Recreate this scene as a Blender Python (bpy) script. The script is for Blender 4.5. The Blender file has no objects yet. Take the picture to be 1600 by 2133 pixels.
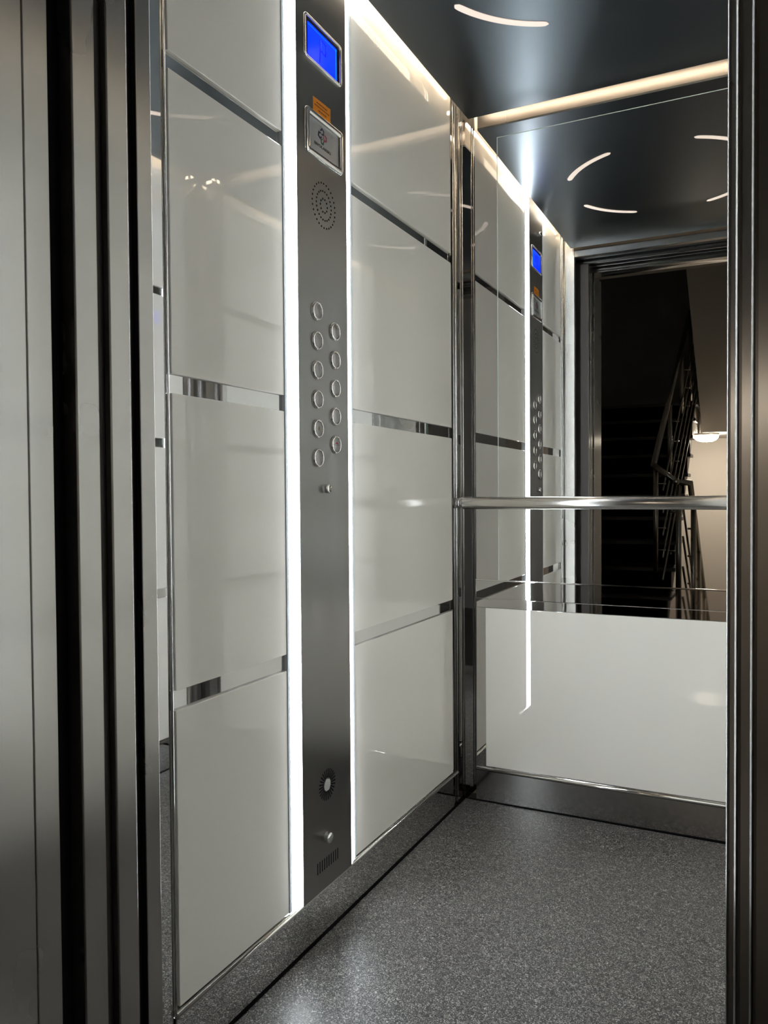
import bpy, bmesh, math, random
from mathutils import Vector, Matrix

random.seed(7)
SC = bpy.context.scene
COL = SC.collection
PI = math.pi

# ---------------------------------------------------------------- camera
FPX = 1643.0                                   # focal length in pixels of the 1600 px wide frame
yaw, pitch, roll = math.radians(26.7), math.radians(-1.3), math.radians(-0.4)
fw = Vector((-math.sin(yaw), math.cos(yaw), 0)); rt = Vector((math.cos(yaw), math.sin(yaw), 0)); up = Vector((0, 0, 1))
f2 = math.cos(pitch) * fw + math.sin(pitch) * up
u2 = math.cos(pitch) * up - math.sin(pitch) * fw
r3 = math.cos(roll) * rt + math.sin(roll) * u2
u3 = math.cos(roll) * u2 - math.sin(roll) * rt
cam_d = bpy.data.cameras.new('camera')
cam = bpy.data.objects.new('camera', cam_d); COL.objects.link(cam)
m = Matrix.Identity(4)
for i in range(3):
    m[i][0] = r3[i]; m[i][1] = u3[i]; m[i][2] = -f2[i]
m.translation = Vector((0.896, 0.0, 0.97))
cam.matrix_world = m
cam_d.sensor_fit = 'HORIZONTAL'; cam_d.sensor_width = 36.0
cam_d.lens = FPX / 1600.0 * 36.0
cam_d.clip_start = 0.02; cam_d.clip_end = 60
SC.camera = cam

# ---------------------------------------------------------------- world, exposure, light levels
wd = bpy.data.worlds.new('world'); SC.world = wd; wd.use_nodes = True
wd.node_tree.nodes['Background'].inputs[0].default_value = (1.0, 0.86, 0.7, 1)
wd.node_tree.nodes['Background'].inputs[1].default_value = 0.004
SC.view_settings.view_transform = 'Standard'; SC.view_settings.look = 'None'
SC.view_settings.gamma = 1.0; SC.view_settings.use_curve_mapping = False
SC.view_settings.exposure = 0.76
SC.cycles.max_bounces = 12; SC.cycles.diffuse_bounces = 5; SC.cycles.glossy_bounces = 10
SC.cycles.sample_clamp_indirect = 16.0
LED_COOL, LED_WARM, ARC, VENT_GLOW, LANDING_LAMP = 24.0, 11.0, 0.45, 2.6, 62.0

# ---------------------------------------------------------------- materials
MATS = {}
def mat(name, color=(.8, .8, .8), rough=.5, metal=0.0, emit=None, estr=0.0, spec=.5, coat=0.0, aniso=0.0, arot=0.0, ior=1.5):
    if name in MATS: return MATS[name]
    mt = bpy.data.materials.new(name); mt.use_nodes = True
    b = mt.node_tree.nodes['Principled BSDF']
    b.inputs['Base Color'].default_value = (*color, 1)
    b.inputs['Roughness'].default_value = rough
    b.inputs['Metallic'].default_value = metal
    b.inputs['IOR'].default_value = ior
    b.inputs['Specular IOR Level'].default_value = spec
    if coat: b.inputs['Coat Weight'].default_value = coat; b.inputs['Coat Roughness'].default_value = .02
    if emit is not None:
        b.inputs['Emission Color'].default_value = (*emit, 1); b.inputs['Emission Strength'].default_value = estr
    if aniso:
        b.inputs['Anisotropic'].default_value = aniso; b.inputs['Anisotropic Rotation'].default_value = arot
        t = mt.node_tree.nodes.new('ShaderNodeTangent'); t.direction_type = 'RADIAL'; t.axis = 'Z'
        mt.node_tree.links.new(t.outputs[0], b.inputs['Tangent'])
    MATS[name] = mt
    return mt

def noise_rough(mt, scale, lo, hi, stretch=(1, 1, 1), bump=0.0, tint=None):
    """grain and wear: object-space noise drives roughness, a little relief and slight colour mottling"""
    nt = mt.node_tree; b = nt.nodes['Principled BSDF']
    tc = nt.nodes.new('ShaderNodeTexCoord'); mp = nt.nodes.new('ShaderNodeMapping')
    mp.inputs['Scale'].default_value = stretch
    nz = nt.nodes.new('ShaderNodeTexNoise'); nz.inputs['Scale'].default_value = scale; nz.inputs['Detail'].default_value = 4
    mr = nt.nodes.new('ShaderNodeMapRange'); mr.inputs['From Min'].default_value = .3; mr.inputs['From Max'].default_value = .7
    mr.inputs['To Min'].default_value = lo; mr.inputs['To Max'].default_value = hi
    nt.links.new(tc.outputs['Object'], mp.inputs[0]); nt.links.new(mp.outputs[0], nz.inputs['Vector'])
    nt.links.new(nz.outputs['Fac'], mr.inputs['Value']); nt.links.new(mr.outputs[0], b.inputs['Roughness'])
    if bump:
        bp = nt.nodes.new('ShaderNodeBump'); bp.inputs['Strength'].default_value = bump; bp.inputs['Distance'].default_value = .001
        nt.links.new(nz.outputs['Fac'], bp.inputs['Height']); nt.links.new(bp.outputs[0], b.inputs['Normal'])
    if tint:
        cr = nt.nodes.new('ShaderNodeValToRGB')
        cr.color_ramp.elements[0].position = .35; cr.color_ramp.elements[1].position = .65
        cr.color_ramp.elements[0].color = (*tint[0], 1); cr.color_ramp.elements[1].color = (*tint[1], 1)
        nt.links.new(nz.outputs['Fac'], cr.inputs[0]); nt.links.new(cr.outputs[0], b.inputs['Base Color'])
    return mt

GLASS = mat('white_back_painted_glass', (.90, .865, .795), .01, 0, spec=1.0)
GLASS_EDGE = mat('pale_green_glass_edge', (.62, .70, .64), .15)
POLISH = mat('mirror_polished_steel', (.70, .695, .685), .02, 1)
CHROME = mat('bright_chrome', (.84, .83, .81), .10, 1)
BRUSH = mat('brushed_steel_panel', (.30, .292, .28), .30, 1, aniso=.88)
noise_rough(BRUSH, 3, .29, .31)
JAMB = mat('satin_steel_jamb', (.41, .395, .37), .27, 1, aniso=.85)
noise_rough(JAMB, 2.5, .262, .278)
SATIN = mat('satin_steel_skirting', (.42, .41, .40), .2, 1)
noise_rough(SATIN, 12, .2, .24)
CAPM = mat('bright_satin_cap', (.95, .93, .89), .10, 1)
MIRROR = mat('silver_mirror', (.90, .915, .90), .0, 1)
CEIL = mat('dark_satin_ceiling_steel', (.122, .140, .157), .32, 1)
noise_rough(CEIL, 25, .31, .33)
RIM = mat('brushed_rim_steel', (.46, .43, .41), .32, 1, aniso=.6)
BLACK = mat('black_rubber_and_gap_shade', (.004, .004, .005), .7, spec=.1)  # also blackens open door gaps, where it is painted shade
DARKB = mat('dark_brown_steel_and_gap_shade', (.05, .042, .038), .45, .6)  # also painted shade in the recess between the door leaves
ROOF = mat('painted_cabin_roof', (.72, .70, .67), .5)
PAINT = mat('landing_plaster', (.62, .585, .54), .8)
noise_rough(PAINT, 60, .7, .9, bump=.08)
GRANITE = mat('dark_granite_stair', (.018, .017, .018), .35)
noise_rough(GRANITE, 120, .25, .45, tint=((.008, .008, .009), (.035, .033, .034)))
NOSING = mat('granite_stair_nosing', (.06, .056, .052), .3)
RAILM = mat('stair_rail_steel', (.55, .52, .46), .22, 1)
COOL = mat('cool_led_diffuser', (.9, .9, .9), .4, emit=(.88, .95, 1.0), estr=LED_COOL)
WARM = mat('warm_led_strip', (.9, .9, .9), .4, emit=(1.0, .82, .60), estr=LED_WARM)
ARCM = mat('warm_ceiling_diffuser', (.3, .28, .26), .4, emit=(1.0, .80, .66), estr=ARC)
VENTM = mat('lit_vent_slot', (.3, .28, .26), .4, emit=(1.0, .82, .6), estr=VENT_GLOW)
LAMPM = mat('opal_lamp_glass', (.9, .88, .84), .4, emit=(1.0, .86, .70), estr=LANDING_LAMP)
SCREEN = mat('blue_lcd', (.0, .01, .1), .15, emit=(.0, .014, 1.0), estr=1.85)
SCREEN_EDGE = mat('blue_lcd_bright_edge', (.0, .02, .2), .15, emit=(.0, .16, 1.0), estr=1.2)
SCREEN_INK = mat('blue_lcd_segment', (.0, .0, .03), .2, emit=(.0, .002, .55), estr=.9)
DARKPL = mat('black_plastic_bezel', (.012, .012, .013), .12)
CARD = mat('silver_card', (.46, .46, .47), .25, .35)
ORANGE = mat('orange_label_paper', (.85, .27, .008), .5)
INK = mat('black_print', (.012, .012, .016), .5)
NAVY = mat('navy_print', (.01, .012, .05), .5)
RED = mat('red_print', (.35, .01, .03), .5)
GREEN = mat('green_print', (.01, .10, .05), .5)
GREYINK = mat('grey_print', (.2, .2, .2), .5)
BTNCAP = mat('button_cap_steel', (.33, .32, .31), .34, 1)
VENTPAD = mat('pale_filter_pad', (.62, .62, .61), .8)

def floor_material():
    mt = bpy.data.materials.new('speckled_grey_vinyl'); mt.use_nodes = True
    nt = mt.node_tree; b = nt.nodes['Principled BSDF']
    tc = nt.nodes.new('ShaderNodeTexCoord')
    n1 = nt.nodes.new('ShaderNodeTexNoise'); n1.inputs['Scale'].default_value = 170; n1.inputs['Detail'].default_value = 1.5
    n1.inputs['Roughness'].default_value = .6; n1.inputs['Distortion'].default_value = 2.2
    n2 = nt.nodes.new('ShaderNodeTexNoise'); n2.inputs['Scale'].default_value = 330; n2.inputs['Detail'].default_value = 2
    n3 = nt.nodes.new('ShaderNodeTexNoise'); n3.inputs['Scale'].default_value = 5; n3.inputs['Detail'].default_value = 2
    for n in (n1, n2, n3): nt.links.new(tc.outputs['Object'], n.inputs['Vector'])
    c1 = nt.nodes.new('ShaderNodeValToRGB'); e = c1.color_ramp.elements
    e[0].position = .40; e[0].color = (.016, .0155, .015, 1)
    e[1].position = .64; e[1].color = (.50, .475, .43, 1)
    k = c1.color_ramp.elements.new(.49); k.color = (.050, .047, .045, 1)
    k = c1.color_ramp.elements.new(.56); k.color = (.19, .178, .165, 1)
    mx = nt.nodes.new('ShaderNodeMath'); mx.operation = 'MULTIPLY_ADD'; mx.inputs[1].default_value = .30; mx.inputs[2].default_value = 0
    ad = nt.nodes.new('ShaderNodeMath'); ad.operation = 'MULTIPLY_ADD'; ad.inputs[1].default_value = .70
    nt.links.new(n2.outputs['Fac'], mx.inputs[0]); nt.links.new(n1.outputs['Fac'], ad.inputs[0]); nt.links.new(mx.outputs[0], ad.inputs[2])
    nt.links.new(ad.outputs[0], c1.inputs[0])
    mm = nt.nodes.new('ShaderNodeMix'); mm.data_type = 'RGBA'; mm.blend_type = 'MULTIPLY'; mm.inputs[0].default_value = .35
    nt.links.new(c1.outputs[0], mm.inputs[6])
    c3 = nt.nodes.new('ShaderNodeValToRGB'); c3.color_ramp.elements[0].color = (.7, .66, .69, 1); c3.color_ramp.elements[1].color = (1, 1, 1, 1)
    nt.links.new(n3.outputs['Fac'], c3.inputs[0]); nt.links.new(c3.outputs[0], mm.inputs[7])
    nt.links.new(mm.outputs[2], b.inputs['Base Color'])
    b.inputs['Roughness'].default_value = .42; b.inputs['Specular IOR Level'].default_value = .45
    return mt
FLOOR = floor_material()

# ---------------------------------------------------------------- mesh helpers
def new_bm(): return bmesh.new()

def box(bm, x0, x1, y0, y1, z0, z1, bev=0.0, seg=2):
    b2 = bmesh.new()
    v = [b2.verts.new((x, y, z)) for x in (x0, x1) for y in (y0, y1) for z in (z0, z1)]
    for f in ((0, 1, 3, 2), (4, 6, 7, 5), (0, 4, 5, 1), (2, 3, 7, 6), (0, 2, 6, 4), (1, 5, 7, 3)):
        b2.faces.new([v[i] for i in f])
    bmesh.ops.recalc_face_normals(b2, faces=b2.faces[:])
    if bev: bmesh.ops.bevel(b2, geom=b2.edges[:], offset=bev, segments=seg, affect='EDGES', profile=.5)
    merge(bm, b2)
    return bm

def merge(bm, b2):
    me = bpy.data.meshes.new('tmp'); b2.to_mesh(me); b2.free(); bm.from_mesh(me); bpy.data.meshes.remove(me)

def tube(bm, pts, r, n=16, caps=True):
    """round bar through points with mitred joints"""
    pts = [Vector(p) for p in pts]
    rings = []
    for i, p in enumerate(pts):
        if i == 0: d = (pts[1] - p).normalized(); sc = 1
        elif i == len(pts) - 1: d = (p - pts[i - 1]).normalized(); sc = 1
        else:
            a = (p - pts[i - 1]).normalized(); c = (pts[i + 1] - p).normalized()
            d = (a + c).normalized(); sc = 1.0
        ref = Vector((0, 0, 1)) if abs(d.z) < .95 else Vector((1, 0, 0))
        s = d.cross(ref).normalized(); t = s.cross(d).normalized()
        rings.append([bm.verts.new(p + sc * r * (math.cos(2 * PI * k / n) * s + math.sin(2 * PI * k / n) * t)) for k in range(n)])
    for a, c in zip(rings, rings[1:]):
        for k in range(n):
            f = bm.faces.new((a[k], a[(k + 1) % n], c[(k + 1) % n], c[k])); f.smooth = True
    if caps:
        bm.faces.new(rings[0][::-1]); bm.faces.new(rings[-1])
    return bm

def lathe(bm, prof, n=32, org=(0, 0, 0), axis='X'):
    """profile of (radius, height) turned round an axis; smooth"""
    o = Vector(org); rings = []
    for r, h in prof:
        ring = []
        for k in range(n):
            a = 2 * PI * k / n
            if axis == 'X': q = Vector((h, r * math.cos(a), r * math.sin(a)))
            elif axis == 'Z': q = Vector((r * math.cos(a), r * math.sin(a), h))
            else: q = Vector((r * math.cos(a), h, r * math.sin(a)))
            ring.append(bm.verts.new(o + q))
        rings.append(ring)
    for a, c in zip(rings, rings[1:]):
        for k in range(n):
            f = bm.faces.new((a[k], a[(k + 1) % n], c[(k + 1) % n], c[k])); f.smooth = True
    bm.faces.new(rings[0][::-1]); bm.faces.new(rings[-1])
    bmesh.ops.recalc_face_normals(bm, faces=bm.faces[:])
    return bm

def prism(bm, poly, lo, hi, plane='YZ'):
    """polygon in a plane extruded along the remaining axis"""
    def P(a, b, c): return {'YZ': (c, a, b), 'XY': (a, b, c), 'XZ': (a, c, b)}[plane]
    A = [bm.verts.new(P(a, b, lo)) for a, b in poly]; B = [bm.verts.new(P(a, b, hi)) for a, b in poly]
    n = len(poly)
    bm.faces.new(A[::-1]); bm.faces.new(B)
    for i in range(n): bm.faces.new((A[i], A[(i + 1) % n], B[(i + 1) % n], B[i]))
    bmesh.ops.recalc_face_normals(bm, faces=bm.faces[:])
    return bm

def rrect(y0, y1, z0, z1, r, n=6):
    pts = []
    for cy, cz, a0 in ((y1 - r, z1 - r, 0), (y0 + r, z1 - r, PI / 2), (y0 + r, z0 + r, PI), (y1 - r, z0 + r, 1.5 * PI)):
        for k in range(n + 1):
            a = a0 + PI / 2 * k / n; pts.append((cy + r * math.cos(a), cz + r * math.sin(a)))
    return pts

def frame_ring(bm, y0, y1, z0, z1, w, x0, x1, r=.008, rd=.5):
    """raised rounded frame lying on a plane x = x0, domed towards x1"""
    prof = [(0, x0), (0, x0 + (x1 - x0) * .55), (w * .22, x1), (w * .78, x1), (w, x0 + (x1 - x0) * .55), (w, x0)]
    rings = []
    for off, x in prof:
        rr = max(r - off * .7, .0012)
        rings.append([bm.verts.new((x, a, b)) for a, b in rrect(y0 + off, y1 - off, z0 + off, z1 - off, rr)])
    for a, c in zip(rings, rings[1:]):
        n = len(a)
        for k in range(n):
            f = bm.faces.new((a[k], a[(k + 1) % n], c[(k + 1) % n], c[k])); f.smooth = True
    bmesh.ops.recalc_face_normals(bm, faces=bm.faces[:])
    return bm

def obj(name, bm, mt, parent=None, loc=None):
    me = bpy.data.meshes.new(name)
    bm.normal_update(); bm.to_mesh(me); bm.free()
    me.materials.append(mt)
    o = bpy.data.objects.new(name, me); COL.objects.link(o)
    if parent is not None:
        o.parent = parent; o.matrix_parent_inverse = Matrix.Translation(-parent.location)
    if loc is not None: o.location = loc
    return o

def tag(o, label=None, cat=None, group=None, kind=None):
    if label: o['label'] = label
    if cat: o['category'] = cat
    if group: o['group'] = group
    if kind: o['kind'] = kind
    return o

def thing(name, loc, label, cat, group=None):
    e = bpy.data.objects.new(name, None); COL.objects.link(e); e.location = loc; e.empty_display_size = .05
    return tag(e, label, cat, group)

def struct(name, bm, mt, label, cat='wall', parent=None):
    o = obj(name, bm, mt, parent)
    if parent is None: tag(o, label, cat, kind='structure')
    return o

def part(name, mt, parent, *boxes, bev=0.0):
    bm = new_bm()
    for b in boxes: box(bm, *b, bev=bev)
    return obj(name, bm, mt, parent)

# ---------------------------------------------------------------- cabin dimensions (metres)
W = 1.034                       # cabin width, x = 0 is the front of the left glass
YF, YR = 0.868, 2.342           # inside of the front return, front of the rear panels
ZC = 2.118                      # underside of the hanging ceiling
ZT = 2.27                       # true roof
ROWS = [(.113, .612), (.645, 1.139), (1.171, 1.669), (1.698, 2.25)]
BANDS = [(.612, .645), (1.139, 1.171), (1.669, 1.698)]

# floor and roof
bm = new_bm(); box(bm, .004, W - .004, .835, YR - .003, -.03, 0)
struct('floor', bm, FLOOR, 'speckled dark grey vinyl floor of the lift cabin', 'floor')
bm = new_bm(); box(bm, -.04, W + .04, .80, 2.44, ZT, ZT + .02)
struct('trim_1', bm, ROOF, 'flat cabin roof hidden above the hanging dark ceiling', 'roof')

# ---------------------------------------------------------------- side walls with glass tiles
def side_wall(name, cols, sgn, xw, lab):
    """sgn = +1: faces +x (left wall); -1: faces -x (right wall). xw = plane of the glass fronts"""
    X = lambda a, b: (xw + sgn * a, xw + sgn * b) if sgn > 0 else (xw - b, xw - a)
    a, b = X(-.045, -.010)
    bm = new_bm(); box(bm, a, b, .997, 2.252, .0, ZT)
    w = struct(name, bm, POLISH, lab, 'wall')
    for (y0, y1) in cols:
        for (z0, z1) in ROWS:
            a, b = X(-.010, 0.0); bm = new_bm(); box(bm, a, b, y0, y1, z0, z1, bev=.0012, seg=2)
            obj('glass_panel', bm, GLASS, w)
        for (z0, z1) in BANDS:
            a, b = X(-.010, -.0065); part('metal_band', POLISH, w, (a, b, y0 - .004, y1 + .004, z0 + .0004, z1 - .0004))
    return w

wl = side_wall('wall_left', [(1.008, 1.337), (1.622, 2.243)], 1, 0.0,
               'white glass tiled cabin wall with polished metal bands around the control panel')
wr = side_wall('wall_right', [(1.008, 2.243)], -1, W, 'white glass tiled cabin wall opposite the control panel')

def corner_trim(name, lab, boxes, beads):
    bm = new_bm()
    for b in boxes: box(bm, *b)
    o = struct(name, bm, POLISH, lab, 'trim')
    for b in beads:
        w_ = (b[1] - b[0]) / 2; bm = tube(new_bm(), [((b[0] + b[1]) / 2, (b[2] + b[3]) / 2, b[4]), ((b[0] + b[1]) / 2, (b[2] + b[3]) / 2, b[5])], .0019, 12); obj('bead', bm, CHROME, o)
    return o

for s, nm, lab in ((0, 'trim_2', 'polished steel corner post between the control panel wall and the mirror wall'),
                   (1, 'trim_3', 'polished steel corner post between the mirror wall and the right wall')):
    F = (lambda a, b: (a, b)) if s == 0 else (lambda a, b: (W - b, W - a))
    bx = [(*F(-.045, -.003), 2.254, 2.43, 0.0, ZT), (*F(-.003, .045), 2.392, 2.43, 0.0, ZT)]
    bd = [(*F(-.003, .003), 2.277, 2.284, .003, ZT - .01), (*F(-.003, .0035), 2.338, 2.345, .003, ZT - .01),
          (*F(.031, .037), 2.386, 2.392, .003, ZT - .01)]
    corner_trim(nm, lab, bx, bd)
for s, nm, lab in ((0, 'trim_4', 'polished steel corner post beside the left door jamb'),
                   (1, 'trim_5', 'polished steel corner post beside the right door jamb')):
    F = (lambda a, b: (a, b)) if s == 0 else (lambda a, b: (W - b, W - a))
    bx = [(*F(-.045, -.003), .832, .996, 0.0, ZT)]
    bd = [(*F(-.003, .003), .996, 1.0015, .003, ZT - .01), (*F(-.003, .003), .9195, .9255, .003, ZT - .01)]
    corner_trim(nm, lab, bx, bd)

# skirtings of the side walls with a bright cap strip
for s, nm, lab in ((0, 'baseboard_left', 'polished steel skirting below the control panel wall mirroring the floor'),
                   (1, 'baseboard_right', 'polished steel skirting below the right cabin wall')):
    F = (lambda a, b: (a, b)) if s == 0 else (lambda a, b: (W - b, W - a))
    bm = new_bm(); box(bm, *F(-.010, .0), .998, 2.253, .004, .098)
    o = struct(nm, bm, POLISH, lab, 'baseboard')
    xa, xb = F(-.003, .004); bm = tube(new_bm(), [((xa + xb) / 2, .998, .1035), ((xa + xb) / 2, 2.275, .1035)], .0055, 16); obj('cap_strip', bm, CAPM, o)
    part('floor_gap', BLACK, o, (*F(-.004, .0035), .998, 2.39, -.004, .0025))

# ---------------------------------------------------------------- rear wall, half a degree out of square like the mirror
def turn_rear(o):
    p = Matrix.Translation((.117, 2.34, 0)); o.matrix_world = p @ Matrix.Rotation(math.radians(.5), 4, 'Z') @ p.inverted()
bm = new_bm(); box(bm, .040, W - .040, 2.348, 2.43, .6125, ZT)
wb = struct('wall_rear', bm, POLISH, 'mirror polished steel rear wall carrying the mirror and the white glass', 'wall')
part('lower_plate', POLISH, wb, (.040, W - .040, 2.3465, 2.392, .098, .612))
bm = new_bm(); box(bm, .072, W - .072, 2.341, 2.3465, .113, .612, bev=.0012); obj('glass_panel', bm, GLASS, wb)
bm = new_bm(); box(bm, .040, W - .040, 2.339, 2.348, .640, .699, bev=.0025, seg=3); obj('ledge_strip', bm, POLISH, wb)
part('ledge_lip', CAPM, wb, (.040, W - .040, 2.3385, 2.348, .6985, .7010))
part('upper_joint', CHROME, wb, (.1415, .1435, 2.3465, 2.3485, 2.06, ZT - .01))
turn_rear(wb)
bm = new_bm(); box(bm, .039, W - .039, 2.342, 2.392, .004, .096)
o = struct('baseboard_rear', bm, mat('smooth_satin_skirting', (.42, .41, .40), .13, 1), 'satin steel skirting below the white glass of the mirror wall', 'baseboard')
bm = tube(new_bm(), [(.039, 2.3435, .102), (W - .039, 2.3435, .102)], .0055, 16); obj('cap_strip', bm, CAPM, o)
turn_rear(o)
part('floor_gap', BLACK, o, (.036, W - .036, 2.338, 2.346, -.004, .0025))

# mirror, hung half a degree out of parallel
mt_ = thing('wall_mirror', (.117, 2.34, .70), 'large frameless mirror on the rear cabin wall above the handrail and steel ledge', 'mirror')
bm = new_bm(); box(bm, 0, .80, 0, .0045, 0, 1.358)
g = obj('mirror_glass', bm, MIRROR, None); g.parent = mt_
for b in ((-.0025, 0, .0005, .0045, 0, 1.3605), (.80, .8025, .0005, .0045, 0, 1.3605), (0, .80, .0005, .0045, 1.358, 1.3605)):
    bm = new_bm(); box(bm, *b); g = obj('ground_edge', bm, GLASS_EDGE, None); g.parent = mt_
mt_.rotation_euler = (0, 0, math.radians(.5))

# handrail between the corner posts
hr = thing('handrail', (.517, 2.28, .94), 'round satin steel handrail running across the rear wall in front of the mirror', 'handrail')
RAILC = mat('satin_handrail_steel', (.66, .64, .61), .22, 1, aniso=.5, arot=.25)
bm = new_bm(); lathe(bm, [(.0165, .023), (.0185, .025), (.0185, 1.009), (.0165, 1.011)], 40, (0, 2.28, .9405), 'X'); obj('rail_tube', bm, RAILC, hr)
for a, b in ((-.0025, .0235), (1.0105, W + .0025)):
    bm = new_bm(); lathe(bm, [(.0155, a), (.0155, b)], 32, (0, 2.28, .9405), 'X'); obj('end_collar', bm, SATIN, hr)

# ---------------------------------------------------------------- hanging ceiling
CX0, CX1, CY0, CY1 = .035, .999, .945, 2.305
bm = new_bm(); box(bm, CX0, CX1, CY0, CY1, ZC, ZC + .006)
cl = struct('ceiling', bm, CEIL, 'dark satin steel hanging ceiling with four curved light slots', 'ceiling')
RZ0, RZ1 = ZC + .006, ZC + .085
rims = [(CX0, CX0 + .003, CY0, CY1), (CX1 - .003, CX1, CY0, CY1), (CX0 + .003, CX1 - .003, CY0, CY0 + .003), (CX0 + .003, CX1 - .003, CY1 - .003, CY1)]
for r_ in rims: part('rim', RIM, cl, (*r_, RZ0, RZ1))
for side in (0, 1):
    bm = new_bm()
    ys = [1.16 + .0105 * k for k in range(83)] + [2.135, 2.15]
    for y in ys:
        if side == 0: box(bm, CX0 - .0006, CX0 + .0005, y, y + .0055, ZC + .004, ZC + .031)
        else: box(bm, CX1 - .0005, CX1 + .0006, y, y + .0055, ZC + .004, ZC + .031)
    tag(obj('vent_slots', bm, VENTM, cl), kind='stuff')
for b in ((.1, .13, 1.2, 1.23), (.9, .93, 1.2, 1.23), (.1, .13, 2.0, 2.03), (.9, .93, 2.0, 2.03)):
    part('hanger', DARKB, cl, (*b, ZC + .006, ZT + .002))
# warm strips on the upper edge of the rim, shining on the walls
cove = [((CX0 - .003, CX0, CY0 + .01, CY1 - .01), 'warm strip light above the ceiling edge along the control panel wall'),
        ((CX1, CX1 + .003, CY0 + .01, CY1 - .01), 'warm strip light above the ceiling edge along the right wall'),
        ((CX0 + .01, CX1 - .01, CY1, CY1 + .003), 'warm strip light above the ceiling edge along the mirror wall'),
        ((CX0 + .01, CX1 - .01, CY0 - .003, CY0), 'warm strip light above the ceiling edge over the doorway')]
for b, lab in cove:
    e = thing('cove_light', ((b[0] + b[1]) / 2, (b[2] + b[3]) / 2, RZ1 - .014), lab, 'strip light', 'warm strip lights around the hanging ceiling')
    part('led_strip', WARM, e, (*b, RZ1 - .014, RZ1 - .004))
# four curved slots on one circle
ACX, ACY, AR = .517, 1.62, .339
arcs = [(113, 156, 'rear left, over the control panel wall and mirror'), (24, 67, 'rear right, near the mirror and right wall'),
        (204, 247, 'front left, near the doorway and control panel wall'), (293, 336, 'front right, near the doorway and right wall')]
for a0, a1, where in arcs:
    am = math.radians((a0 + a1) / 2)
    e = thing('ceiling_light', (ACX + AR * math.cos(am), ACY + AR * math.sin(am), ZC - .0015), 'curved warm ceiling light slot, ' + where, 'ceiling light', 'curved ceiling light slots')
    n = 40; inn, out = [], []
    for k in range(n + 1):
        a = math.radians(a0 + (a1 - a0) * k / n)
        wv = .0085 * math.sqrt(max(0.0, 1 - (2 * k / n - 1) ** 16)) + .0014
        inn.append((ACX + (AR - wv) * math.cos(a), ACY + (AR - wv) * math.sin(a)))
        out.append((ACX + (AR + wv) * math.cos(a), ACY + (AR + wv) * math.sin(a)))
    bm = new_bm(); prism(bm, inn + out[::-1], ZC - .0015, ZC + .0005, 'XY'); obj('diffuser', bm, ARCM, e)

# ---------------------------------------------------------------- lift front: returns, header, door leaves, frame
bm = new_bm(); box(bm, -.0025, .046, .887, .918, 0, ZT, bev=.0015); 
struct('wall_front_left', bm, JAMB, 'narrow satin steel cabin return at the left of the doorway', 'wall')
bm = new_bm(); box(bm, .849, W + .0025, .8345, YF, 0, ZT, bev=.0035, seg=4)
struct('wall_front_right', bm, JAMB, 'narrow satin steel cabin return at the right of the doorway', 'wall')
bm = new_bm(); box(bm, .0465, .988, .887, .918, 2.083, ZT)
struct('wall_front', bm, JAMB, 'steel lintel of the cabin above the doorway', 'wall')
bm = new_bm(); box(bm, -.32, .093, .784, .8215, .012, 2.075, bev=.002)
o = struct('door_1', bm, JAMB, 'inner sliding steel lift door leaf parked in the left pocket', 'door')
part('gap_shade_fill', BLACK, o, (-.32, .036, .840, .886, .012, 2.075))  # black backing, paints in the shade of the open door pocket
part('dark_inner_panel', DARKB, o, (.030, .0915, .8216, .8235, .02, 2.07))  # plain dark panel over the cabin side of the leaf
bm = new_bm(); box(bm, -.32, .093, .726, .7645, .012, 2.075, bev=.002)
o = struct('door_2', bm, JAMB, 'outer sliding steel lift door leaf parked in the left pocket', 'door')
part('gap_shade_fill', DARKB, o, (-.32, .082, .7650, .7835, .012, 2.075))  # dark brown plate, paints in the dark recess between the leaves
part('gap_shade_fill', BLACK, o, (-.32, .050, .689, .7085, .0, 2.075), (-.32, .070, .7085, .7255, .0, 2.075))  # black backing, paints in the shade of the gap beside the frame
bm = new_bm(); box(bm, -.06, .094, .6525, .6885, 0, 2.058, bev=.0012); box(bm, -.06, .094, .50, .6515, 0, 2.058, bev=.0012); box(bm, -.06, .092, .651, .653, 0, 2.058)
struct('trim_6', bm, JAMB, 'pale satin steel landing door frame at the far left edge of the picture', 'door frame')
bm = new_bm(); box(bm, .8605, 1.12, .745, .79, 0, 2.075, bev=.0055, seg=4)
struct('trim_7', bm, JAMB, 'dark steel closing post of the landing door behind the right frame', 'door frame')
bm = new_bm(); box(bm, .8775, 1.12, .60, .685, 0, 2.058, bev=.0045, seg=4)
struct('trim_8', bm, JAMB, 'dark steel landing door frame at the far right edge of the picture', 'door frame')
bm = new_bm(); box(bm, -.06, 1.12, .60, .6885, 2.0585, 2.16)
struct('trim_9', bm, JAMB, 'steel head of the landing door frame', 'door frame')
# door gear above the opening
dg = thing('door_gear', (.5, .75, 2.08), 'dark sliding door track and hanger above the lift doorway', 'door mechanism')
part('track', DARKB, dg, (-.30, 1.10, .80, .83, 2.10, 2.15))
part('track', SATIN, dg, (-.30, 1.10, .765, .775, 2.083, 2.125))
part('track', SATIN, dg, (-.30, 1.10, .715, .722, 2.082, 2.10))
part('cover', BLACK, dg, (-.30, 1.10, .70, .832, 2.20, 2.205), (-.30, 1.10, .69, .70, 2.10, 2.205))
part('hanger_plate', SATIN, dg, (.50, .98, .778, .784, 2.078, 2.115))
for x in (.57, .86):
    bm = new_bm(); lathe(bm, [(.004, .784), (.004, .7848)], 16, (x, 0, 2.096), 'Y'); obj('bolt_hole', bm, BLACK, dg)
bm = new_bm(); box(bm, -.05, 1.08, .60, .834, -.03, -.001)
for k in range(6): box(bm, -.05, 1.08, .63 + .03 * k, .642 + .03 * k, -.0012, .0)
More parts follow.
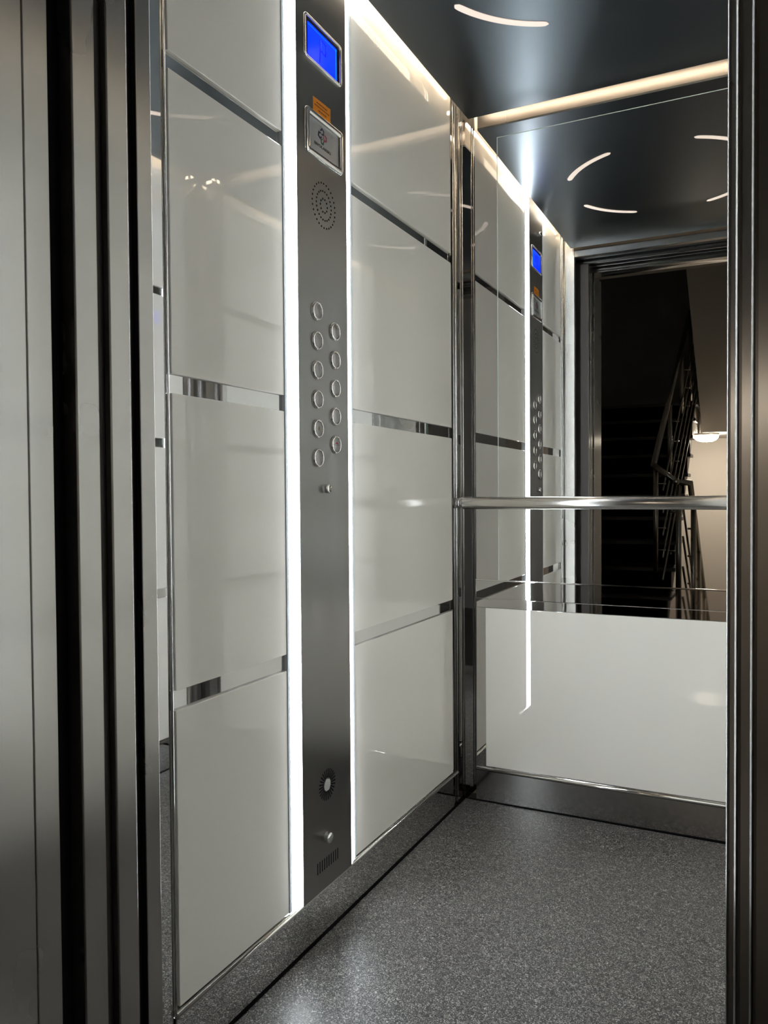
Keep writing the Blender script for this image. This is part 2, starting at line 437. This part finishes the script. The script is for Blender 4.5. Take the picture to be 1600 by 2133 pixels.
struct('trim_10', bm, SATIN, 'grooved steel door sill between landing and cabin', 'door sill')

# ---------------------------------------------------------------- control panel
cp = thing('control_panel', (.0, 1.48, .10), 'tall brushed steel lift control panel with buttons and blue display, lit along both sides', 'control panel')
FX = .010                                                                   # faceplate front
bm = new_bm(); box(bm, -.008, FX, 1.3765, 1.583, .109, 2.25, bev=.0008); obj('faceplate', bm, BRUSH, cp)

# display
d = obj('display_frame', frame_ring(new_bm(), 1.403, 1.558, 1.879, 1.971, .006, FX, FX + .005, .010), CHROME, cp)
b_ = obj('bezel', prism(new_bm(), rrect(1.4075, 1.5535, 1.8835, 1.9665, .006), FX, FX + .0015), DARKPL, d)
s_ = obj('screen', prism(new_bm(), rrect(1.419, 1.5395, 1.887, 1.9565, .001), FX + .0015, FX + .0022), SCREEN, d)
bm = new_bm()
box(bm, FX + .0022, FX + .0026, 1.419, 1.5395, 1.9515, 1.9525); box(bm, FX + .0022, FX + .0026, 1.5335, 1.5355, 1.887, 1.954)
obj('screen_border', bm, SCREEN_EDGE, d)
bm = new_bm()
for (p, q) in (((1.4665, 1.893), (1.4715, 1.9435)), ((1.4715, 1.9435), (1.494, 1.9405)), ((1.494, 1.9405), (1.4905, 1.9165)), ((1.4905, 1.9165), (1.474, 1.9205))):
    tube(bm, [(FX + .0023, *p), (FX + .0023, *q)], .0011, 6)
obj('floor_letter', bm, SCREEN_INK, d)

# maker's plate
pl = obj('plate_frame', frame_ring(new_bm(), 1.405, 1.559, 1.683, 1.780, .015, FX, FX + .007, .010), CHROME, cp)
obj('plate_card', prism(new_bm(), rrect(1.4195, 1.5445, 1.6975, 1.7655, .002), FX, FX + .0015), CARD, pl)
def text_mesh(txt, size, width=None, font_off=0.0):
    cu = bpy.data.curves.new('t', 'FONT'); cu.body = txt; cu.size = size; cu.align_x = 'CENTER'; cu.extrude = .0001; cu.offset = font_off; cu.resolution_u = 3
    to = bpy.data.objects.new('t', cu); COL.objects.link(to)
    dg_ = bpy.context.evaluated_depsgraph_get(); dg_.update()
    me = bpy.data.meshes.new_from_object(to.evaluated_get(dg_)); bpy.data.objects.remove(to); bpy.data.curves.remove(cu)
    xs = [v.co.x for v in me.vertices]
    if width: k = width / (max(xs) - min(xs))
    else: k = 1
    for v in me.vertices: v.co.x *= k
    return me
def put_text(name, txt, size, width, y, z, x, mt, parent, off=0.0):
    me = text_mesh(txt, size, width, off)
    for v in me.vertices:
        a, b, c = v.co; v.co = (x + c, y + a, z + b)
    me.materials.clear(); me.materials.append(mt); me.name = name
    o = bpy.data.objects.new(name, me); COL.objects.link(o); o.parent = parent; o.matrix_parent_inverse = Matrix.Translation(-cp.location) if parent is cp else Matrix.Identity(4)
    o.matrix_parent_inverse = (Matrix.Translation(-cp.location)) if parent is cp else Matrix.Identity(4)
    return o
PX = FX + .0016
put_text('lettering', 'BIVOLARSKI', .0085, .068, 1.4765, 1.7135, PX, INK, pl, .00025)
put_text('approval_mark', 'CE', .0065, .010, 1.516, 1.7525, PX, GREYINK, pl)
def hexring(cy, cz, r, rot, gap, mt):
    bm = new_bm(); n = 4; w = r * .5
    outer, inner = [], []
    for k in range(n + 1):
        a = rot + gap / 2 + (2 * PI - gap) * k / n
        outer.append((cy + r * math.cos(a), cz + r * math.sin(a))); inner.append((cy + (r - w) * math.cos(a), cz + (r - w) * math.sin(a)))
    for k in range(n):
        prism(bm, [outer[k], outer[k + 1], inner[k + 1], inner[k]], PX, PX + .0003)
    return obj('logo', bm, mt, pl)
hexring(1.4655, 1.7395, .0088, .4, 1.1, NAVY); hexring(1.4755, 1.7495, .0088, 3.6, 1.1, NAVY)
hexring(1.4865, 1.7395, .0088, 2.4, .9, RED); hexring(1.4755, 1.7290, .0078, .9, 1.1, GREEN)

# orange sticker tucked behind the plate
st = obj('sticker', prism(new_bm(), [(1.4405, 1.778), (1.513, 1.778), (1.513, 1.814), (1.4405, 1.812)], FX, FX + .0006), ORANGE, cp)
bm = new_bm()
for z, a, b in ((1.8035, 1.455, 1.499), (1.7965, 1.447, 1.507), (1.7885, 1.462, 1.495)):
    y = a
    while y < b:
        w_ = random.uniform(.003, .009); box(bm, FX + .0006, FX + .0008, y, min(b, y + w_), z, z + .0028); y += w_ + .0015
obj('print', bm, mat('sticker_print', (.22, .06, .004), .6), st)

# loudspeaker perforation
bm = new_bm()
for r_, n in ((.0475, 28), (.031, 22), (.0145, 10)):
    for k in range(n):
        a = 2 * PI * k / n; cy, cz = 1.482 + r_ * math.cos(a), 1.5945 + r_ * math.sin(a)
        prism(bm, [(cy + .0022 * math.cos(t * PI / 5), cz + .0022 * math.sin(t * PI / 5)) for t in range(10)], FX - .0005, FX + .0003)
tag(obj('speaker_holes', bm, BLACK, cp), kind='stuff')

# call buttons: collar, cap, symbol
bm = new_bm(); lathe(bm, [(.0205, 0), (.0205, .003), (.0185, .0065), (.0165, .0065), (.0155, .004), (.0155, 0)], 40); ring_me = obj('button', bm, CHROME, cp)
bm = new_bm(); lathe(bm, [(.0152, .0), (.0152, .0042), (.0138, .0050), (.0002, .0050)], 36); cap_me = obj('button_cap', bm, BTNCAP, None)
spots = [(1.4455, 1.3605 - .0624 * k) for k in range(6)] + [(1.5205, 1.3300 - .0624 * k) for k in range(5)]
for i, (y, z) in enumerate(spots):
    if i == 0: r_, c_ = ring_me, cap_me
    else:
        r_ = ring_me.copy(); COL.objects.link(r_); c_ = cap_me.copy(); COL.objects.link(c_)
    r_.parent = cp; r_.matrix_parent_inverse = Matrix.Translation(-cp.location); r_.location = (FX, y, z)
    c_.parent = r_; c_.matrix_parent_inverse = Matrix.Identity(4); c_.location = (0, 0, 0)
    if i == 4:       # bell
        bm = new_bm(); prism(bm, [(-.0032, -.003), (.0032, -.003), (.0024, -.0014), (.0019, .0025), (.0008, .0042), (-.0008, .0042), (-.0019, .0025), (-.0024, -.0014)], .0050, .0053); prism(bm, [(-.001, -.0046), (.001, -.0046), (.001, -.0034), (-.001, -.0034)], .0050, .0053)
        g = obj('bell_symbol', bm, mat('dull_yellow_print', (.16, .11, .04), .5), None); g.parent = r_
    if i == 10:      # red receiver
        bm = new_bm(); prism(bm, [(-.0058, .001), (-.0058, .0034), (-.004, .0045), (.004, .0045), (.0058, .0034), (.0058, .001), (.003, .001), (.003, .0022), (-.003, .0022), (-.003, .001)], .0050, .0053)
        g = obj('receiver_symbol', bm, RED, None); g.parent = r_
        bm = new_bm(); prism(bm, [(-.0118, -.0012), (.0118, -.0012), (.0118, -.0004), (-.0118, -.0004)], .0050, .0053)
        g = obj('receiver_line', bm, INK, None); g.parent = r_
# key switch
k_ = obj('key_switch', lathe(new_bm(), [(.0098, FX), (.0098, FX + .013), (.0085, FX + .015), (.0002, FX + .015)], 32, (0, 1.472, .983)), CHROME, cp)
part('key_slot', BLACK, k_, (FX + .0150, FX + .0153, 1.4712, 1.4728, .977, .989)).matrix_parent_inverse = Matrix.Identity(4)
# slot fan vent with a pale pad in the middle
bm = new_bm()
for k in range(26):
    a = 2 * PI * k / 26; c, s = math.cos(a), math.sin(a)
    prism(bm, [(1.4755 + rr * c - ww * s, .3345 + rr * s + ww * c) for rr, ww in ((.015, -.0013), (.0345, -.0016), (.0345, .0016), (.015, .0013))], FX - .0005, FX + .0003)
tag(obj('fan_slots', bm, BLACK, cp), kind='stuff')
bm = new_bm(); prism(bm, [(1.4755 + (.0125 + .0015 * (k % 2)) * math.cos(2 * PI * k / 22), .3335 + (.0125 + .0015 * ((k // 2) % 2)) * math.sin(2 * PI * k / 22)) for k in range(22)], FX, FX + .0006); obj('fan_pad', bm, VENTPAD, cp)
obj('push_knob', lathe(new_bm(), [(.0115, FX), (.0115, FX + .010), (.0105, FX + .012), (.0002, FX + .012)], 36, (0, 1.4685, .2205)), CHROME, cp)
for k in range(10):
    y = 1.4325 + .0095 * k
    part('vent_slot', BLACK, cp, (FX - .0005, FX + .0003, y - .0014, y + .0014, .1515, .1765))
# small chrome knob with a dark lens above the display
h_ = obj('top_knob_body', lathe(new_bm(), [(.009, FX), (.009, FX + .014), (.0075, FX + .0165), (.0002, FX + .0165)], 32, (0, 1.462, 2.036)), CHROME, cp)
bm = new_bm(); lathe(bm, [(.0055, FX + .0165), (.0055, FX + .0185), (.0002, FX + .0185)], 24, (0, 1.462, 2.036)); g = obj('lens', bm, BLACK, h_); g.matrix_parent_inverse = Matrix.Identity(4)

# luminous strips on both flanks of the panel
for s, lab in ((0, 'bright cool white light strip along the doorway side of the control panel'), (1, 'bright cool white light strip along the mirror side of the control panel')):
    yc = 1.4798
    ym = (lambda y: y) if s == 0 else (lambda y: 2 * yc - y)
    e = thing('led_light_strip', (0, ym(1.36), .11), lab, 'light strip', 'light strips beside the control panel')
    bm = new_bm(); prism(bm, [(ym(1.349), -.008), (ym(1.3762), -.008), (ym(1.3762), .0092), (ym(1.349), -.0005)], .111, 2.25, 'XY')
    # polygon given as (y, x): swap into place
    for v in bm.verts: v.co = Vector((v.co.y, v.co.x, v.co.z))
    bmesh.ops.recalc_face_normals(bm, faces=bm.faces[:])
    obj('diffuser', bm, COOL, e)
    bm = new_bm(); box(bm, -.010, .001, *sorted((ym(1.3385), ym(1.3470))), .111, 2.25, bev=.0008); obj('clear_edge', bm, mat('frosted_clear_edge', (.75, .80, .84), .12), e)

# ---------------------------------------------------------------- landing, seen in the mirror
bm = new_bm(); box(bm, -1.16, 1.65, -1.50, .60, -.06, -.001)
struct('floor_landing', bm, GRANITE, 'dark granite landing floor in front of the lift', 'floor')
bm = new_bm(); box(bm, -1.16, -.06, .50, .64, 0, 2.86); box(bm, 1.12, 1.75, .50, .64, 0, 2.86); box(bm, -.06, 1.12, .50, .64, 2.16, 2.86)
struct('wall_landing_front', bm, PAINT, 'plastered landing wall around the lift doorway', 'wall')
bm = new_bm(); box(bm, -1.28, -1.16, -5.6, .60, -2.2, 4.6)
struct('wall_landing_left', bm, PAINT, 'plastered stairwell wall left of the rising flight', 'wall')
bm = new_bm(); box(bm, 1.02, 1.45, -5.6, -1.60, -2.2, 4.6); box(bm, 1.02, 1.75, -1.60, -1.50, -2.2, 4.6); box(bm, 1.65, 1.75, -1.50, .50, -.06, 4.6)  # unseen wall, moved inward to narrow the lit area reflected by the right posts
struct('wall_landing_right', bm, PAINT, 'unseen plastered stairwell wall, set close in to dim the right door posts', 'wall')
bm = new_bm(); box(bm, -1.28, 1.45, -5.72, -5.6, -2.2, 4.6)
struct('wall_landing_rear', bm, PAINT, 'plastered stairwell end wall behind the half landing', 'wall')
bm = new_bm(); box(bm, -1.16, 1.02, -2.50, .50, 2.86, 3.1); box(bm, 1.02, 1.65, -1.50, .50, 2.86, 3.1)
struct('ceiling_landing', bm, PAINT, 'plastered landing ceiling in front of the stairs', 'ceiling')
bm = new_bm(); box(bm, -1.28, 1.75, -5.72, .64, 4.6, 4.7)
struct('ceiling_stairwell', bm, PAINT, 'plain ceiling of the dark upper stairwell', 'ceiling')

RI, GO, Y1, SX = .19, .28, -1.52, .24
up_ = thing('staircase', (-.4, -1.52, 0), 'dark granite stair flight rising to the half landing, seen in the mirror', 'staircase')
poly = [(Y1 - .02, 0)]
for n in range(1, 11):
    yn = Y1 - GO * (n - 1) - .02
    poly.append((yn, RI * n - .03)); poly.append((yn - (GO if n < 10 else 1.48), RI * n - .03))
poly += [(-5.59, 1.612), (-4.04, 1.612), (-4.04 + 1.61 / .679, .0)]
bm = new_bm(); prism(bm, poly, -1.159, SX - .035); obj('flight_slab', bm, PAINT, up_)
for n in range(1, 11):
    yn = Y1 - GO * (n - 1)
    e_ = -5.59 if n == 10 else yn - GO - .02
    t = part('step', GRANITE, up_, (-1.159, SX, e_, yn, RI * n - .03, RI * n), bev=.002)
    r_ = part('riser', GRANITE, t, (-1.159, SX - .03, yn - .035, yn - .02, RI * (n - 1), RI * n - .03)); r_.matrix_parent_inverse = Matrix.Identity(4)
    r_ = part('nosing', NOSING, t, (-1.158, SX - .001, yn, yn + .0015, RI * n - .028, RI * n - .002)); r_.matrix_parent_inverse = Matrix.Identity(4)
# return flight above the descending stairs, only its underside shows
rf = thing('upper_flight', (.75, -3.3, 2.3), 'plastered underside of the upper stair flight, seen in the mirror', 'staircase')
bm = new_bm(); prism(bm, [(-2.50, 2.86), (-2.50, 3.09), (-2.66, 3.09), (-4.36, 2.05), (-5.59, 1.9), (-5.59, 1.612), (-4.5, 1.612)], .257, 1.019); obj('soffit_slab', bm, PAINT, rf)
dn = thing('descending_flight', (.75, -1.5, -.2), 'dark granite stair flight going down beside the rising one', 'staircase')
for n in range(1, 11):
    yn = -1.50 - GO * (n - 1)
    e_ = -5.59 if n == 10 else yn - GO
    t = part('step', GRANITE, dn, (.30, 1.019, e_, yn - .001, -RI * n - .15, -RI * n), bev=.002)

# railings
def rod(bm, a, b, r, n=12): return tube(bm, [a, b], r, n)
ru = thing('stair_railing', (.12, -1.7, .3), 'steel tube stair railing with thin rods between the two flights, seen in the mirror', 'railing')
A = Vector((.089, -1.70, 1.18)); Bp = Vector((.166, -4.05, 2.83)); SL = (Bp - A)
Cn = Vector((.262, -1.62, 1.048)); Dn = Vector((.350, -1.75, 1.040))
obj('rail_tube', tube(new_bm(), [A, Bp], .022, 16), RAILM, ru)
obj('rail_turn', tube(new_bm(), [A, Cn], .022, 16), RAILM, ru)
for q_, rad in ((A, .024), (Cn, .026)):
    bm = new_bm(); bmesh.ops.create_uvsphere(bm, u_segments=16, v_segments=10, radius=rad, matrix=Matrix.Translation(q_))
    for f in bm.faces: f.smooth = True
    obj('rail_elbow', bm, RAILM, ru)
def upz(t): return A + SL * t
for t_, base in ((.003, .35), (.33, 1.14), (.66, 1.71), (.96, 1.9)):
    p = upz(t_); off = .015
    obj('post', tube(new_bm(), [(p.x + off, p.y, base), (p.x + off, p.y, p.z - .01)], .019, 14), RAILM, ru)
    for k in range(5):
        zz = p.z - .17 * (k + 1) + .02
        if zz > base + .05: obj('rod_bracket', tube(new_bm(), [(p.x + off, p.y, zz), (p.x + off + .075, p.y, zz)], .006, 8), RAILM, ru)
for k in range(5):
    dz = -.17 * (k + 1) + .02
    a = A + Vector((.075, .06, dz - .05)); b = Bp + Vector((.075, 0, dz))
    obj('rod', rod(new_bm(), a, b, .0065, 10), RAILM, ru)
rd = ru
E_ = Vector((.36, -4.3, 1.04 - .679 * 2.55))
obj('rail_tube', tube(new_bm(), [Cn + Vector((.0, -.004, 0)), Dn, E_], .023, 16), RAILM, rd)
obj('newel_post', tube(new_bm(), [(.276, -1.66, -.001), (.276, -1.66, 1.03)], .021, 16), RAILM, rd)
for k in range(3):
    zz = .82 - .30 * k
    obj('rod_bracket', tube(new_bm(), [(.276, -1.66, zz), (.215, -1.66, zz), (.215, -1.70, zz - .02)], .008, 8), RAILM, rd)
for yp, base in ((-2.05, -.379), (-2.6, -.759), (-3.3, -1.329)):
    zt = 1.04 - .679 * (-1.75 - yp)
    obj('post', tube(new_bm(), [(.352, yp, base), (.352, yp, zt)], .021, 14), RAILM, rd)
    for k in range(3):
        zz = zt - .16 - .22 * k
        obj('rod_bracket', tube(new_bm(), [(.352, yp, zz), (.308, yp, zz)], .008, 8), RAILM, rd)
for k in range(4):
    a = Vector((.305, -1.68, .86 - .23 * k)); b = a + Vector((0, -2.4, -.679 * 2.4))
    obj('rod', rod(new_bm(), a, b, .0085, 10), RAILM, rd)
# lamp under the half landing
lp = thing('stair_lamp', (.285, -4.70, 1.53), 'glowing round white lamp under the half landing, seen in the mirror', 'lamp')
bm = new_bm(); lathe(bm, [(.13, 1.6105), (.13, 1.590)], 36, (.285, -4.70, 0), 'Z'); obj('base_plate', bm, mat('lamp_base_white', (.8, .78, .74), .5), lp)
bm = new_bm(); lathe(bm, [(.125, 1.590), (.122, 1.565), (.10, 1.540), (.06, 1.525), (.001, 1.52)], 36, (.285, -4.70, 0), 'Z'); obj('opal_shade', bm, LAMPM, lp)

# sub-parts made under parts of the control panel keep world coordinates
for o in list(cp.children):
    for c in o.children:
        if c.matrix_parent_inverse == Matrix.Translation(-o.location) and o.location.length > 0 and c.location.length == 0 and o.name.startswith('button') is False:
            c.matrix_parent_inverse = Matrix.Identity(4)
